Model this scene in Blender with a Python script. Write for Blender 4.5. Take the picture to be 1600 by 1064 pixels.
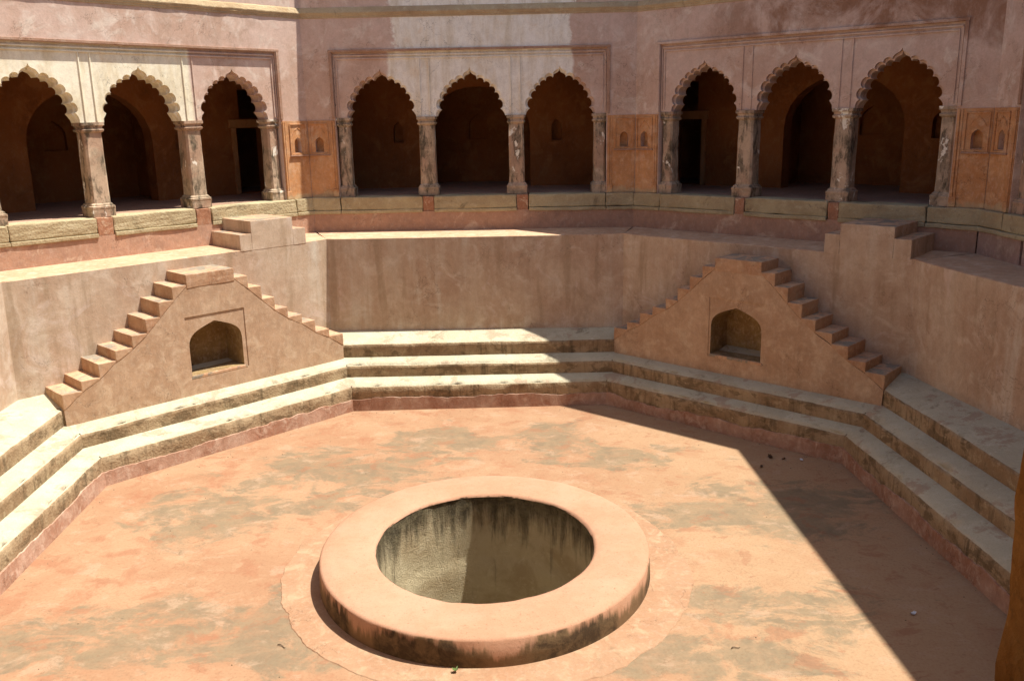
import bpy, bmesh, math, random
from mathutils import Vector, Matrix, noise
random.seed(7)
for o in list(bpy.data.objects): bpy.data.objects.remove(o)
scene = bpy.context.scene
COL = scene.collection
RAD = math.radians

# ------------------------------------------------------------------ camera
cam = bpy.data.cameras.new('camera'); camo = bpy.data.objects.new('camera', cam); COL.objects.link(camo)
cam.sensor_width = 36.0; cam.lens = 0.8702 * 36.0; cam.clip_start = 0.05; cam.clip_end = 1000
FW = Vector((-0.00708035, 0.97011075, -0.24255928)); RT = Vector((0.99982804, 0.00271036, -0.01834515)); UP = RT.cross(FW)
CP = Vector((0.5916, -10.513, 5.3571))
camo.matrix_world = Matrix(((RT.x, UP.x, -FW.x, CP.x), (RT.y, UP.y, -FW.y, CP.y), (RT.z, UP.z, -FW.z, CP.z), (0, 0, 0, 1)))
scene.camera = camo
# ------------------------------------------------------------------ light
SUN_AZ, SUN_EL = 5.4, 67.0            # azimuth from +x towards +y, elevation (degrees)
world = bpy.data.worlds.new('World'); scene.world = world; world.use_nodes = True
wn = world.node_tree; wn.nodes.clear()
sky = wn.nodes.new('ShaderNodeTexSky'); sky.sky_type = 'NISHITA'; sky.sun_disc = False
sky.sun_elevation = RAD(SUN_EL); sky.sun_rotation = RAD(90.0 - SUN_AZ)
sky.air_density = 1.0; sky.dust_density = 2.0; sky.ozone_density = 1.0
bg = wn.nodes.new('ShaderNodeBackground'); bg.inputs[1].default_value = 0.085
wo = wn.nodes.new('ShaderNodeOutputWorld')
wn.links.new(sky.outputs[0], bg.inputs[0]); wn.links.new(bg.outputs[0], wo.inputs[0])
sun = bpy.data.lights.new('sun', 'SUN'); sun.energy = 5.0; sun.angle = RAD(0.5); sun.color = (1.0, 0.95, 0.86)
suno = bpy.data.objects.new('sun', sun); COL.objects.link(suno)
SD = Vector((math.cos(RAD(SUN_EL)) * math.cos(RAD(SUN_AZ)), math.cos(RAD(SUN_EL)) * math.sin(RAD(SUN_AZ)), math.sin(RAD(SUN_EL))))
suno.rotation_euler = SD.to_track_quat('Z', 'Y').to_euler(); suno.location = (20, 2, 40)
vs = scene.view_settings; vs.view_transform = 'Standard'; vs.look = 'None'; vs.exposure = 0.8; vs.gamma = 1.0; vs.use_curve_mapping = False
scene.render.engine = 'CYCLES'
scene.cycles.max_bounces = 6; scene.cycles.diffuse_bounces = 5

# ------------------------------------------------------------------ material helpers
def S(r, g, b, sat=0.74):
    l = .3 * r + .59 * g + .11 * b; r, g, b = (max(0, l + (c - l) * sat) for c in (r, g + 2, b))
    f = lambda c: (c / 255 / 12.92) if c / 255 <= 0.04045 else ((c / 255 + 0.055) / 1.055) ** 2.4
    return (f(r), f(g), f(b), 1.0)
class G:
    def __init__(s, name):
        s.m = bpy.data.materials.new(name); s.m.use_nodes = True; s.t = s.m.node_tree; s.n = s.t.nodes; s.n.clear()
        s.out = s.n.new('ShaderNodeOutputMaterial'); s.b = s.n.new('ShaderNodeBsdfPrincipled')
        s.t.links.new(s.b.outputs[0], s.out.inputs[0]); s.b.inputs['Specular IOR Level'].default_value = 0.15
        s._pos = s.n.new('ShaderNodeNewGeometry').outputs['Position']
        tc = s.n.new('ShaderNodeTexCoord'); s._obj = tc.outputs['Object']
        s.nrm = s.n.new('ShaderNodeNewGeometry').outputs['Normal']
    def L(s, sock, v):
        if hasattr(v, 'links'): s.t.links.new(v, sock)
        else: sock.default_value = v
    def vec(s, sc=(1, 1, 1), off=(0, 0, 0), obj=False):
        n = s.n.new('ShaderNodeMapping'); s.t.links.new(s._obj if obj else s._pos, n.inputs[0])
        n.inputs['Scale'].default_value = sc; n.inputs['Location'].default_value = off; return n.outputs[0]
    def noise(s, scale, detail=6, rough=0.6, v=None, dist=0.0):
        n = s.n.new('ShaderNodeTexNoise'); s.L(n.inputs['Vector'], v if v is not None else s._pos)
        n.inputs['Scale'].default_value = scale; n.inputs['Detail'].default_value = min(detail, 7)
        n.inputs['Roughness'].default_value = rough; n.inputs['Distortion'].default_value = dist; return n.outputs['Fac']
    def voro(s, scale, v=None, feat='DISTANCE_TO_EDGE'):
        n = s.n.new('ShaderNodeTexVoronoi'); n.feature = feat; s.L(n.inputs['Vector'], v if v is not None else s._pos)
        n.inputs['Scale'].default_value = scale; return n.outputs['Distance']
    def math(s, op, a, b=0.0, c=0.0):
        n = s.n.new('ShaderNodeMath'); n.operation = op
        for i, v in enumerate((a, b, c)): s.L(n.inputs[i], v)
        return n.outputs[0]
    def ss(s, x, a, b, lo=0.0, hi=1.0):
        n = s.n.new('ShaderNodeMapRange'); n.interpolation_type = 'SMOOTHSTEP'; s.L(n.inputs[0], x)
        for i, v in zip((1, 2, 3, 4), (a, b, lo, hi)): n.inputs[i].default_value = v
        return n.outputs[0]
    def mix(s, f, a, b, mode='MIX'):
        n = s.n.new('ShaderNodeMix'); n.data_type = 'RGBA'; n.blend_type = mode; n.clamp_factor = True
        s.L(n.inputs[0], f); s.L(n.inputs[6], a); s.L(n.inputs[7], b); return n.outputs[2]
    def xyz(s, obj=False):
        n = s.n.new('ShaderNodeSeparateXYZ'); s.t.links.new(s._obj if obj else s._pos, n.inputs[0]); return n.outputs
    def blob(s, X, Y, cx, cy, rx, ry, nz, amp=1.2, soft=0.45):
        dx = s.math('MULTIPLY', s.math('SUBTRACT', X, cx), 1 / rx); dy = s.math('MULTIPLY', s.math('SUBTRACT', Y, cy), 1 / ry)
        d = s.math('SQRT', s.math('ADD', s.math('MULTIPLY', dx, dx), s.math('MULTIPLY', dy, dy)))
        d = s.math('ADD', d, s.math('MULTIPLY', s.math('SUBTRACT', nz, 0.5), amp))
        return s.ss(d, 1.0 + soft / 2, 1.0 - soft / 2)
    def box(s, X, Y, x0, x1, y0, y1, nz, amp=0.4, soft=0.04):
        w = s.math('MULTIPLY', s.math('SUBTRACT', nz, 0.5), amp)
        a = s.math('MINIMUM', s.math('SUBTRACT', X, x0), s.math('SUBTRACT', x1, X)); b = s.math('MINIMUM', s.math('SUBTRACT', Y, y0), s.math('SUBTRACT', y1, Y))
        return s.ss(s.math('ADD', s.math('MINIMUM', a, b), w), -soft, soft)
    def done(s, color, rough=0.92, h=None, strength=0.3, dist=0.02):
        s.L(s.b.inputs['Base Color'], color); s.L(s.b.inputs['Roughness'], rough)
        if h is not None:
            n = s.n.new('ShaderNodeBump'); n.inputs['Strength'].default_value = strength; n.inputs['Distance'].default_value = dist
            s.L(n.inputs['Height'], h); s.t.links.new(n.outputs[0], s.b.inputs['Normal'])
        return s.m
def plaster(name, c1, c2, c3=None, streak=None, streak_amt=0.5, dark=None, dark_amt=0.35, sc=0.8, bump=0.35, extra=None, pale=None, pale_amt=0.5, gain=1.0, mott=1.0):
    g = G(name)
    gain = gain if isinstance(gain, tuple) else (gain,) * 3
    K = lambda c: None if c is None else (min(.82, c[0] * gain[0]), min(.8, c[1] * gain[1]), min(.78, c[2] * gain[2]), 1)
    c1, c2, c3, streak, dark, pale = map(K, (c1, c2, c3, streak, dark, pale))
    n1 = g.noise(sc, 7, 0.62); n2 = g.noise(sc * 3.7, 6, 0.65, dist=0.6); fine = g.noise(38, 5, 0.7); fl = g.noise(160, 3, 0.6)
    col = g.mix(g.ss(n1, 0.36, 0.64), c1, c2)
    if c3: col = g.mix(g.ss(n2, 0.48, 0.7), col, c3)
    if pale: col = g.mix(g.math('MULTIPLY', g.ss(g.noise(sc * 1.7, 8, 0.7, v=g.vec(off=(9, 4, 2)), dist=1.2), 0.56, 0.66), pale_amt), col, pale)
    if streak:
        st = g.noise(1.0, 6, 0.6, v=g.vec((3.1, 3.1, 0.33))); st2 = g.noise(1.0, 5, 0.7, v=g.vec((11, 11, 0.5), (3, 1, 7)))
        sm = g.ss(g.noise(.55, 5, .6, v=g.vec((1, 1, .7), (7, 1, 3)), dist=.5), .42, .6, .35, 1.0)
        col = g.mix(g.math('MULTIPLY', g.math('MULTIPLY', g.ss(g.math('ADD', g.math('MULTIPLY', st, 0.6), g.math('ADD', g.math('MULTIPLY', st2, 0.2), g.math('MULTIPLY', n2, .2))), 0.46, 0.68), streak_amt), sm), col, streak)
        col = g.mix(g.math('MULTIPLY', g.ss(st, 0.46, 0.34), streak_amt * 0.7), col, dark or c2)
    if dark: col = g.mix(g.math('MULTIPLY', g.ss(g.noise(sc * 1.9, 9, 0.72, v=g.vec(off=(5, 2, 1)), dist=0.8), 0.56, 0.74), dark_amt), col, dark)
    if extra: col = extra(g, col, n2, fine)
    m1 = g.noise(5.5, 8, 0.75, v=g.vec(off=(3, 9, 6)), dist=0.4); m2 = g.noise(17, 6, 0.7, v=g.vec((1, 1, .6), (8, 2, 5)))
    col = g.mix(g.ss(m1, .36, .68, 0, .5 * mott), col, g.mix(.5, col, (.16, .10, .06, 1))); col = g.mix(g.ss(m2, .48, .7, 0, .4 * mott), col, g.mix(.4, col, (.75, .66, .55, 1)))
    rd = g.math('ABSOLUTE', g.math('SUBTRACT', g.noise(.75, 7, .62, v=g.vec(off=(2, 5, 8)), dist=.3), .5))
    col = g.mix(g.math('MULTIPLY', g.ss(rd, .0035, .0008), g.ss(n1, .46, .56, 0, .45)), col, (.06, .04, .025, 1))
    col = g.mix(g.ss(fine, 0.3, 0.75, 0.0, 0.26), col, (0.12, 0.075, 0.045, 1), 'MULTIPLY') if False else g.mix(g.ss(fine, 0.42, 0.72, 0.0, 0.22), col, g.mix(0.55, col, (0.05, 0.03, 0.02, 1)))
    h = g.math('ADD', g.math('MULTIPLY', n2, 1.2), g.math('ADD', g.math('MULTIPLY', fine, 0.35), g.math('MULTIPLY', fl, 0.12)))
    return g.done(col, 0.93, h, bump, 0.02)

# floor: terracotta lime plaster with grey algae patches
def _floor():
    g = G('terracotta_floor'); X, Y, Z = g.xyz()
    big = g.noise(0.55, 8, 0.62, dist=0.7); mid = g.noise(2.1, 8, 0.68, dist=0.5); fine = g.noise(30, 6, 0.72); swirl = g.noise(1.1, 10, 0.7, v=g.vec((1, 1.6, 1), (4, 8, 0)), dist=2.2)
    col = g.mix(g.ss(big, 0.35, 0.65), S(190, 134, 92), S(200, 150, 106))
    col = g.mix(g.ss(mid, 0.5, 0.66, 0, .8), col, S(190, 122, 82))
    col = g.mix(g.ss(g.noise(3.0, 10, 0.70, dist=.4), 0.52, 0.68, 0, 0.5), col, S(208, 162, 118))
    col = g.mix(g.ss(X, .5, 4.0, 0, .45), col, S(204, 162, 112))
    fb = g.noise(1.25, 15, 0.70, v=g.vec((.8, 1.25, 1), (3, 1, 0)), dist=.9); fb2 = g.noise(3.1, 14, 0.74, v=g.vec((1, 1.4, 1), (6, 3, 0)), dist=.5)
    grey = None; nz = g.noise(.8, 3, .5)
    for cx, cy, rx, ry in [(-2.3, 2.75, 1.6, 0.95), (-0.75, 3.9, 1.1, 0.9), (-3.7, 1.1, 1.2, 1.0), (1.1, 3.9, 0.8, 1.0), (-2.1, -1.9, 2.2, 0.8), (3.9, 1.0, 1.6, 1.0), (2.3, 3.0, 1.0, 0.5), (-4.2, -2.0, 1.3, 0.7), (3.4, -1.6, 1.1, 0.5), (-1.9, 1.6, .8, .4), (2.5, -2.5, 1.3, .5), (-3.2, 2.2, .6, .25)]:
        b = g.blob(X, Y, cx, cy, rx, ry, nz, .8, 1.5); grey = b if grey is None else g.math('MAXIMUM', grey, b)
    f = g.math('ADD', g.math('MULTIPLY', grey, .22), g.math('ADD', g.math('MULTIPLY', fb, .78), g.math('MULTIPLY', fb2, .22)))
    gm = g.ss(f, .60, .70)
    col = g.mix(g.math('MULTIPLY', gm, g.ss(fb2, .3, .6, .45, .85)), col, g.mix(g.ss(mid, .4, .6), S(140, 122, 92), S(158, 134, 98)))
    pk = g.noise(1.9, 13, .70, v=g.vec((1, 1.3, 1), (11, 4, 0)), dist=.35)
    col = g.mix(g.ss(pk, .54, .66, 0, .5), col, S(208, 166, 128)); col = g.mix(g.ss(pk, .44, .37, 0, .5), col, S(184, 112, 74))
    rd = g.math('ABSOLUTE', g.math('SUBTRACT', g.noise(.5, 8, .6, v=g.vec(off=(2, 5, 8)), dist=.2), .5))
    col = g.mix(g.math('MULTIPLY', g.ss(rd, .002, .0006), .22), col, S(96, 66, 44))
    col = g.mix(g.math('MULTIPLY', g.ss(g.noise(9, 9, .75, v=g.vec(off=(7, 7, 0)), dist=.5), .58, .68), .4), col, S(160, 104, 70))
    col = g.mix(g.ss(fine, 0.45, 0.75, 0, 0.4), col, S(150, 92, 58))
    col = g.mix(1.0, col, (.685, .675, .685, 1), 'MULTIPLY')
    return g.done(col, 0.9, g.math('ADD', mid, g.math('MULTIPLY', fine, 0.3)), 0.3, 0.02)
M_FLOOR = _floor()
M_APRON = plaster('apron_cement', S(194, 142, 102), S(188, 132, 92), S(202, 158, 116), sc=1.4, dark=S(146, 116, 82), dark_amt=0.65, bump=0.4, gain=.76, mott=.5)
M_LOWER = plaster('lower_wall_plaster', S(176, 138, 110), S(166, 122, 94), S(184, 148, 122), streak=S(192, 170, 150), streak_amt=0.75, dark=S(142, 106, 76), dark_amt=0.5, sc=0.7, pale=S(194, 160, 144), pale_amt=.45, gain=(1.34, 1.5, 1.57), mott=.7)
M_STAIR = plaster('stair_plaster', S(184, 138, 104), S(172, 124, 90), S(192, 150, 116), streak=S(194, 160, 132), streak_amt=0.3, dark=S(150, 106, 74), dark_amt=0.4, sc=1.0, gain=(1.2, 1.3, 1.33))
M_STEP = plaster('step_plaster', S(190, 136, 98), S(178, 118, 80), S(196, 148, 110), dark=S(146, 96, 64), dark_amt=0.35, sc=1.6, gain=(1.08, 1.16, 1.18))
def _grey(g, col, n2, fine):
    return g.mix(g.ss(g.noise(2.6, 8, 0.7, v=g.vec(off=(1, 6, 0)), dist=0.8), 0.45, 0.57, 0, 0.85), col, S(128, 124, 110))
M_TREAD = plaster('worn_stair_tread', S(196, 146, 106), S(190, 132, 92), S(202, 158, 120), sc=1.6, extra=_grey, gain=1.15)
M_PALE = plaster('pale_pink_plaster', S(190, 148, 128), S(180, 136, 112), S(198, 160, 142), dark=S(150, 106, 80), dark_amt=.5, sc=1.2, gain=1.4)
M_LEDGE = plaster('ledge_plaster', S(196, 150, 112), S(188, 138, 100), S(200, 164, 132), dark=S(150, 120, 96), dark_amt=0.3, sc=1.4, gain=1.15)
M_BAND = plaster('red_band_plaster', S(172, 116, 92), S(182, 122, 96), S(166, 112, 92), pale=S(202, 156, 130), pale_amt=0.7, dark=S(126, 78, 60), dark_amt=0.4, sc=1.1, gain=(1.22, 1.36, 1.34))
def _stone(name, a, b, c, blk, amt, streaks=True):
    g = G(name)
    n1 = g.noise(1.3, 8, 0.65); n2 = g.noise(7, 7, 0.7, dist=0.5); fine = g.noise(60, 5, 0.75); pit = g.voro(26, feat='F1')
    col = g.mix(g.ss(n1, 0.38, 0.62), a, b); col = g.mix(g.ss(n2, 0.5, 0.72, 0, 0.8), col, c)
    if name.startswith('pale'): col = g.mix(g.ss(g.noise(1.6, 10, .72, v=g.vec(off=(6, 1, 2)), dist=.4), .55, .61, 0, .7), col, S(172, 136, 108))
    if name.startswith('weath'): col = g.mix(g.ss(g.noise(2.6, 10, .72, v=g.vec((1, 1, 1.6), (6, 1, 2)), dist=.5), .5, .6, 0, .75), col, S(112, 88, 60))
    if streaks:
        st = g.noise(1.0, 7, 0.7, v=g.vec((9, 9, 0.9))); bigm = g.noise(0.9, 4, 0.6, v=g.vec(off=(2, 7, 3)))
        k = g.math('MULTIPLY', g.ss(st, 0.48, 0.66), g.ss(bigm, 0.4, 0.6, 0.25, 1.0)); col = g.mix(g.math('MULTIPLY', k, amt), col, blk)
    else:
        col = g.mix(g.math('MULTIPLY', g.ss(g.noise(2.4, 9, 0.75, dist=0.9), 0.55, 0.7), amt), col, blk)
    col = g.mix(g.ss(fine, 0.48, 0.7, 0, 0.45), col, g.mix(0.5, col, (0.03, 0.025, 0.015, 1)))
    h = g.math('ADD', g.math('MULTIPLY', n2, 0.8), g.math('ADD', g.math('MULTIPLY', fine, 0.5), g.math('MULTIPLY', pit, 0.5)))
    return g.done(col, 0.95, h, 0.6, 0.02)
M_TIER_T = _stone('pale_tread_stone', S(192, 180, 148), S(180, 166, 134), S(200, 188, 158), S(134, 116, 88), 0.75, False)
M_TIER_R = _stone('weathered_riser_stone', S(172, 142, 104), S(150, 116, 80), S(186, 160, 120), S(80, 64, 44), 0.7)
M_SKIRT = plaster('pink_skirt_plaster', S(178, 122, 98), S(160, 96, 70), S(190, 140, 116), streak=S(196, 152, 130), streak_amt=0.4, dark=S(130, 80, 54), dark_amt=0.4, sc=1.5, bump=0.6, gain=(1.2, 1.34, 1.36))
M_PLINTH = _stone('plinth_stone', S(186, 166, 122), S(172, 148, 106), S(196, 178, 138), S(84, 68, 48), 0.6, False)
M_SLAB = plaster('plastered_slab', S(166, 126, 112), S(156, 118, 100), S(176, 142, 120), dark=S(108, 80, 62), dark_amt=0.5, sc=1.5, gain=1.3)
M_TERRA = plaster('terracotta_block', S(172, 110, 76), S(160, 98, 66), S(182, 126, 92), pale=S(210, 184, 150), pale_amt=0.7, sc=2.5, gain=1.2)
# upper walls
def upper(name, boxes, cream, rag=0.55):
    def ex(g, col, n2, fine):
        X, Y, Z = g.xyz(True)
        rg = g.noise(1.5, 9, 0.68, dist=0.5)
        m = None
        for b in boxes:
            k = g.box(X, Z, *b, rg, rag) if len(b) == 4 else g.blob(X, Z, b[0], b[1], b[2], b[3], rg, 0.35, 0.06)
            if len(b) == 6: k = g.math('MINIMUM', k, g.box(X, Z, b[4], b[5], -1, 9, rg, .05))
            m = k if m is None else g.math('MAXIMUM', m, k)
        cc = g.mix(g.ss(g.noise(1.0, 8, 0.68, v=g.vec((5, 5, 1.1))), 0.4, 0.72), cream, (cream[0] * .8, cream[1] * .74, cream[2] * .64, 1))
        cc = g.mix(g.ss(n2, .55, .72, 0, .45), cc, (cream[0] * .84, cream[1] * .68, cream[2] * .5, 1))
        return g.mix(m, col, cc)
    return ex
PINK = dict(c1=S(180, 132, 114), c2=S(170, 118, 96), c3=S(186, 144, 126), streak=S(186, 148, 130), streak_amt=0.3, dark=S(146, 102, 80), dark_amt=0.45, sc=0.75, pale=S(196, 162, 142), pale_amt=0.5, gain=(1.56, 1.88, 1.98), mott=.7)
M_UP = plaster('pink_wall_plaster', **PINK)
M_UP_BACK = plaster('pink_wall_plaster_whitewashed', extra=upper('b', [(-1.5, 2.02, 2.75, 6.2)], S(246, 238, 224), .8), **PINK)
M_SCR_BACK = plaster('arch_plaster_whitewashed', extra=upper('b', [(-1.6, 2.02, 1.9, 3.6), (-1.35, 1.95, 1.42, 2.6)], S(246, 238, 224), .35), **PINK)
M_SCR_LEFT = plaster('arch_plaster_cream', extra=upper('l', [(-3.4, .95, 1.4, 3.0), (.95, 1.85, .80, .80)], S(244, 234, 204), .12), **PINK)
M_SCR = plaster('arch_plaster', **PINK)
def _rust(g, col, n2, fine):
    X, Y, Z = g.xyz(True)
    k = g.math('MULTIPLY', g.ss(g.math('ADD', Z, g.math('MULTIPLY', n2, 1.4)), 2.4, 3.7), g.ss(g.math('ADD', X, g.math('MULTIPLY', n2, 2.0)), -2.2, 1.2))
    k2 = g.ss(g.noise(.9, 9, .68, v=g.vec(off=(4, 9, 2)), dist=.6), .40, .58)
    return g.mix(g.math('MULTIPLY', g.math('MULTIPLY', k, k2), .95), col, S(158, 102, 70))
M_UP_RIGHT = plaster('rusty_pink_wall_plaster', extra=_rust, **PINK)
def _dado_extra(g, col, n2, fine):
    X, Y, Z = g.xyz(True)
    k = g.ss(g.math('ADD', Z, g.math('MULTIPLY', g.math('SUBTRACT', n2, .5), .5)), .12, .04)
    return g.mix(g.math('MULTIPLY', k, .8), col, S(206, 170, 120))
M_DADO = plaster('orange_dado_plaster', S(192, 126, 70), S(182, 114, 60), S(198, 142, 92), streak=S(186, 140, 104), streak_amt=.35, dark=S(146, 84, 42), dark_amt=0.5, sc=1.3, pale=S(200, 160, 130), pale_amt=.35, extra=_dado_extra, gain=1.35)
M_MOULD = plaster('moulding_plaster', S(182, 134, 108), S(174, 122, 92), S(190, 148, 122), dark=S(140, 98, 66), dark_amt=.4, sc=1.5)
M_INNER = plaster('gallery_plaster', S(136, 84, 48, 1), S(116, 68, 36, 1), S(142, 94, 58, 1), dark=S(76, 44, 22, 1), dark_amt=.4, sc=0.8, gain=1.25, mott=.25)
M_DOOR = plaster('door_surround_plaster', S(176, 120, 70), S(160, 104, 58), sc=1.5, gain=1.3, mott=.4)
M_GFLOOR = plaster('gallery_floor_plaster', S(178, 134, 108), S(166, 122, 98), dark=S(120, 92, 74), dark_amt=.4, sc=1.0)
M_CORN = _stone('cornice_stone', S(190, 160, 116), S(178, 142, 100), S(200, 176, 134), S(70, 58, 36), .5, False)
def _column():
    g = G('weathered_column_stone'); v = g._pos
    n1 = g.noise(2.2, 8, .7, dist=.6); n2 = g.noise(9, 8, .75, dist=.4); fine = g.noise(70, 4, .7)
    col = g.mix(g.ss(n1, .4, .6), S(196, 162, 130), S(160, 134, 106)); col = g.mix(g.ss(n2, .5, .7, 0, .7), col, S(210, 180, 146))
    col = g.mix(g.ss(g.noise(1.5, 6, .6, v=g.vec(off=(1, 1, 8))), .46, .58, 0, .6), col, S(184, 134, 104))
    dn = g.noise(1, 10, .74, v=g.vec((7, 7, 2.2), (2, 2, 1)), dist=.4)
    col = g.mix(g.ss(dn, .47, .62, 0, .85), col, g.mix(g.ss(n2, .4, .6), S(62, 54, 42), S(112, 96, 74)))
    col = g.mix(g.ss(g.noise(3.0, 7, .62, v=g.vec((1, 1, .7), (7, 3, 4)), dist=.5), .60, .63), col, S(232, 222, 202))
    return g.done(col, .93, g.math('ADD', n2, g.math('MULTIPLY', fine, .4)), .5, .015)
M_COL = _column()
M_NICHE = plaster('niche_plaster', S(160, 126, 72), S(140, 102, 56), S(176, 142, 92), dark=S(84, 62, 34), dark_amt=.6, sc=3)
def _ringside():
    g = G('well_ring_plaster'); X, Y, Z = g.xyz(True)
    n1 = g.noise(1.2, 8, .65); mid = g.noise(5, 7, .7, dist=.5); fine = g.noise(45, 5, .7)
    top = g.mix(g.ss(n1, .38, .62), S(190, 134, 102), S(182, 124, 90)); top = g.mix(g.ss(mid, .46, .7, 0, .35), top, S(192, 142, 106)); top = g.mix(g.ss(g.noise(2.6, 12, .75, v=g.vec(off=(4, 4, 1)), dist=1.0), .53, .7, 0, .32), top, S(162, 114, 80)); top = g.mix(g.ss(g.noise(24, 6, .7), .6, .68, 0, .6), top, S(132, 92, 64))
    ang = g.math('ARCTAN2', Y, X)
    cv = g.n.new('ShaderNodeCombineXYZ'); g.L(cv.inputs[0], g.math('MULTIPLY', g.math('COSINE', ang), 13)); g.L(cv.inputs[1], g.math('MULTIPLY', g.math('SINE', ang), 13)); g.L(cv.inputs[2], g.math('MULTIPLY', Z, 1.3))
    st = g.noise(1.9, 3, .55, v=cv.outputs[0]); st2 = g.noise(.16, 3, .5, v=cv.outputs[0])
    zz = g.math('ADD', Z, g.math('ADD', g.math('MULTIPLY', g.math('SUBTRACT', st, .5), .42), g.math('MULTIPLY', g.math('SUBTRACT', st2, .5), .95)))
    dk = g.ss(zz, .30, .17)
    moss = g.mix(g.ss(mid, .4, .62), S(74, 54, 36), S(112, 84, 54)); moss = g.mix(g.ss(st2, .46, .56, 0, .8), moss, S(134, 98, 64))
    nz = g.n.new('ShaderNodeSeparateXYZ'); g.t.links.new(g.nrm, nz.inputs[0])
    dk = g.math('MULTIPLY', dk, g.ss(nz.outputs[2], .75, .35))
    col = g.mix(dk, top, moss); col = g.mix(g.ss(fine, .5, .75, 0, .3), col, S(120, 80, 52))
    return g.done(col, .92, g.math('ADD', mid, g.math('MULTIPLY', fine, .4)), .35, .02)
M_RING = _ringside()
def _shaft():
    g = G('mossy_shaft_plaster'); X, Y, Z = g.xyz(True)
    n1 = g.noise(1.6, 8, .68, dist=.4); mid = g.noise(6, 8, .75, dist=.5); fine = g.noise(50, 5, .75); st = g.noise(1, 7, .7, v=g.vec((6, 6, .7), (3, 3, 3)))
    col = g.mix(g.ss(n1, .4, .62), S(206, 184, 140), S(188, 160, 116)); col = g.mix(g.ss(mid, .52, .7, 0, .7), col, S(220, 202, 160))
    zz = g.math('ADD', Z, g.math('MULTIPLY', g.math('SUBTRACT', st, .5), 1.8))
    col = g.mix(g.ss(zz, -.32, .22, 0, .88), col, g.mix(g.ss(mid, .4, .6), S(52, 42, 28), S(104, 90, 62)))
    col = g.mix(g.ss(st, .58, .7, 0, .45), col, S(120, 108, 84))
    return g.done(col, .95, g.math('ADD', g.math('MULTIPLY', mid, 1.4), fine), .9, .03)
M_SHAFT = _shaft()
M_EARTH = plaster('dry_earth', S(120, 98, 68), S(104, 82, 56), sc=2)
M_PILLAR = _stone('orange_stained_stone', S(158, 112, 56, 1), S(136, 88, 36, 1), S(178, 136, 78, 1), S(56, 40, 18, 1), .98, False)
M_PAPER = plaster('paper', S(214, 214, 220), S(196, 198, 206), sc=9)
M_LEAF = plaster('dry_leaf', S(84, 52, 34), S(66, 40, 24), sc=20)
M_GREEN = plaster('green_leaf', S(96, 130, 50), S(74, 108, 38), sc=20)
M_GROUND = plaster('dry_ground', S(150, 124, 92), S(136, 110, 80), sc=.2)

def lerp(a, b, t): return a + (b - a) * t
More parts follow.
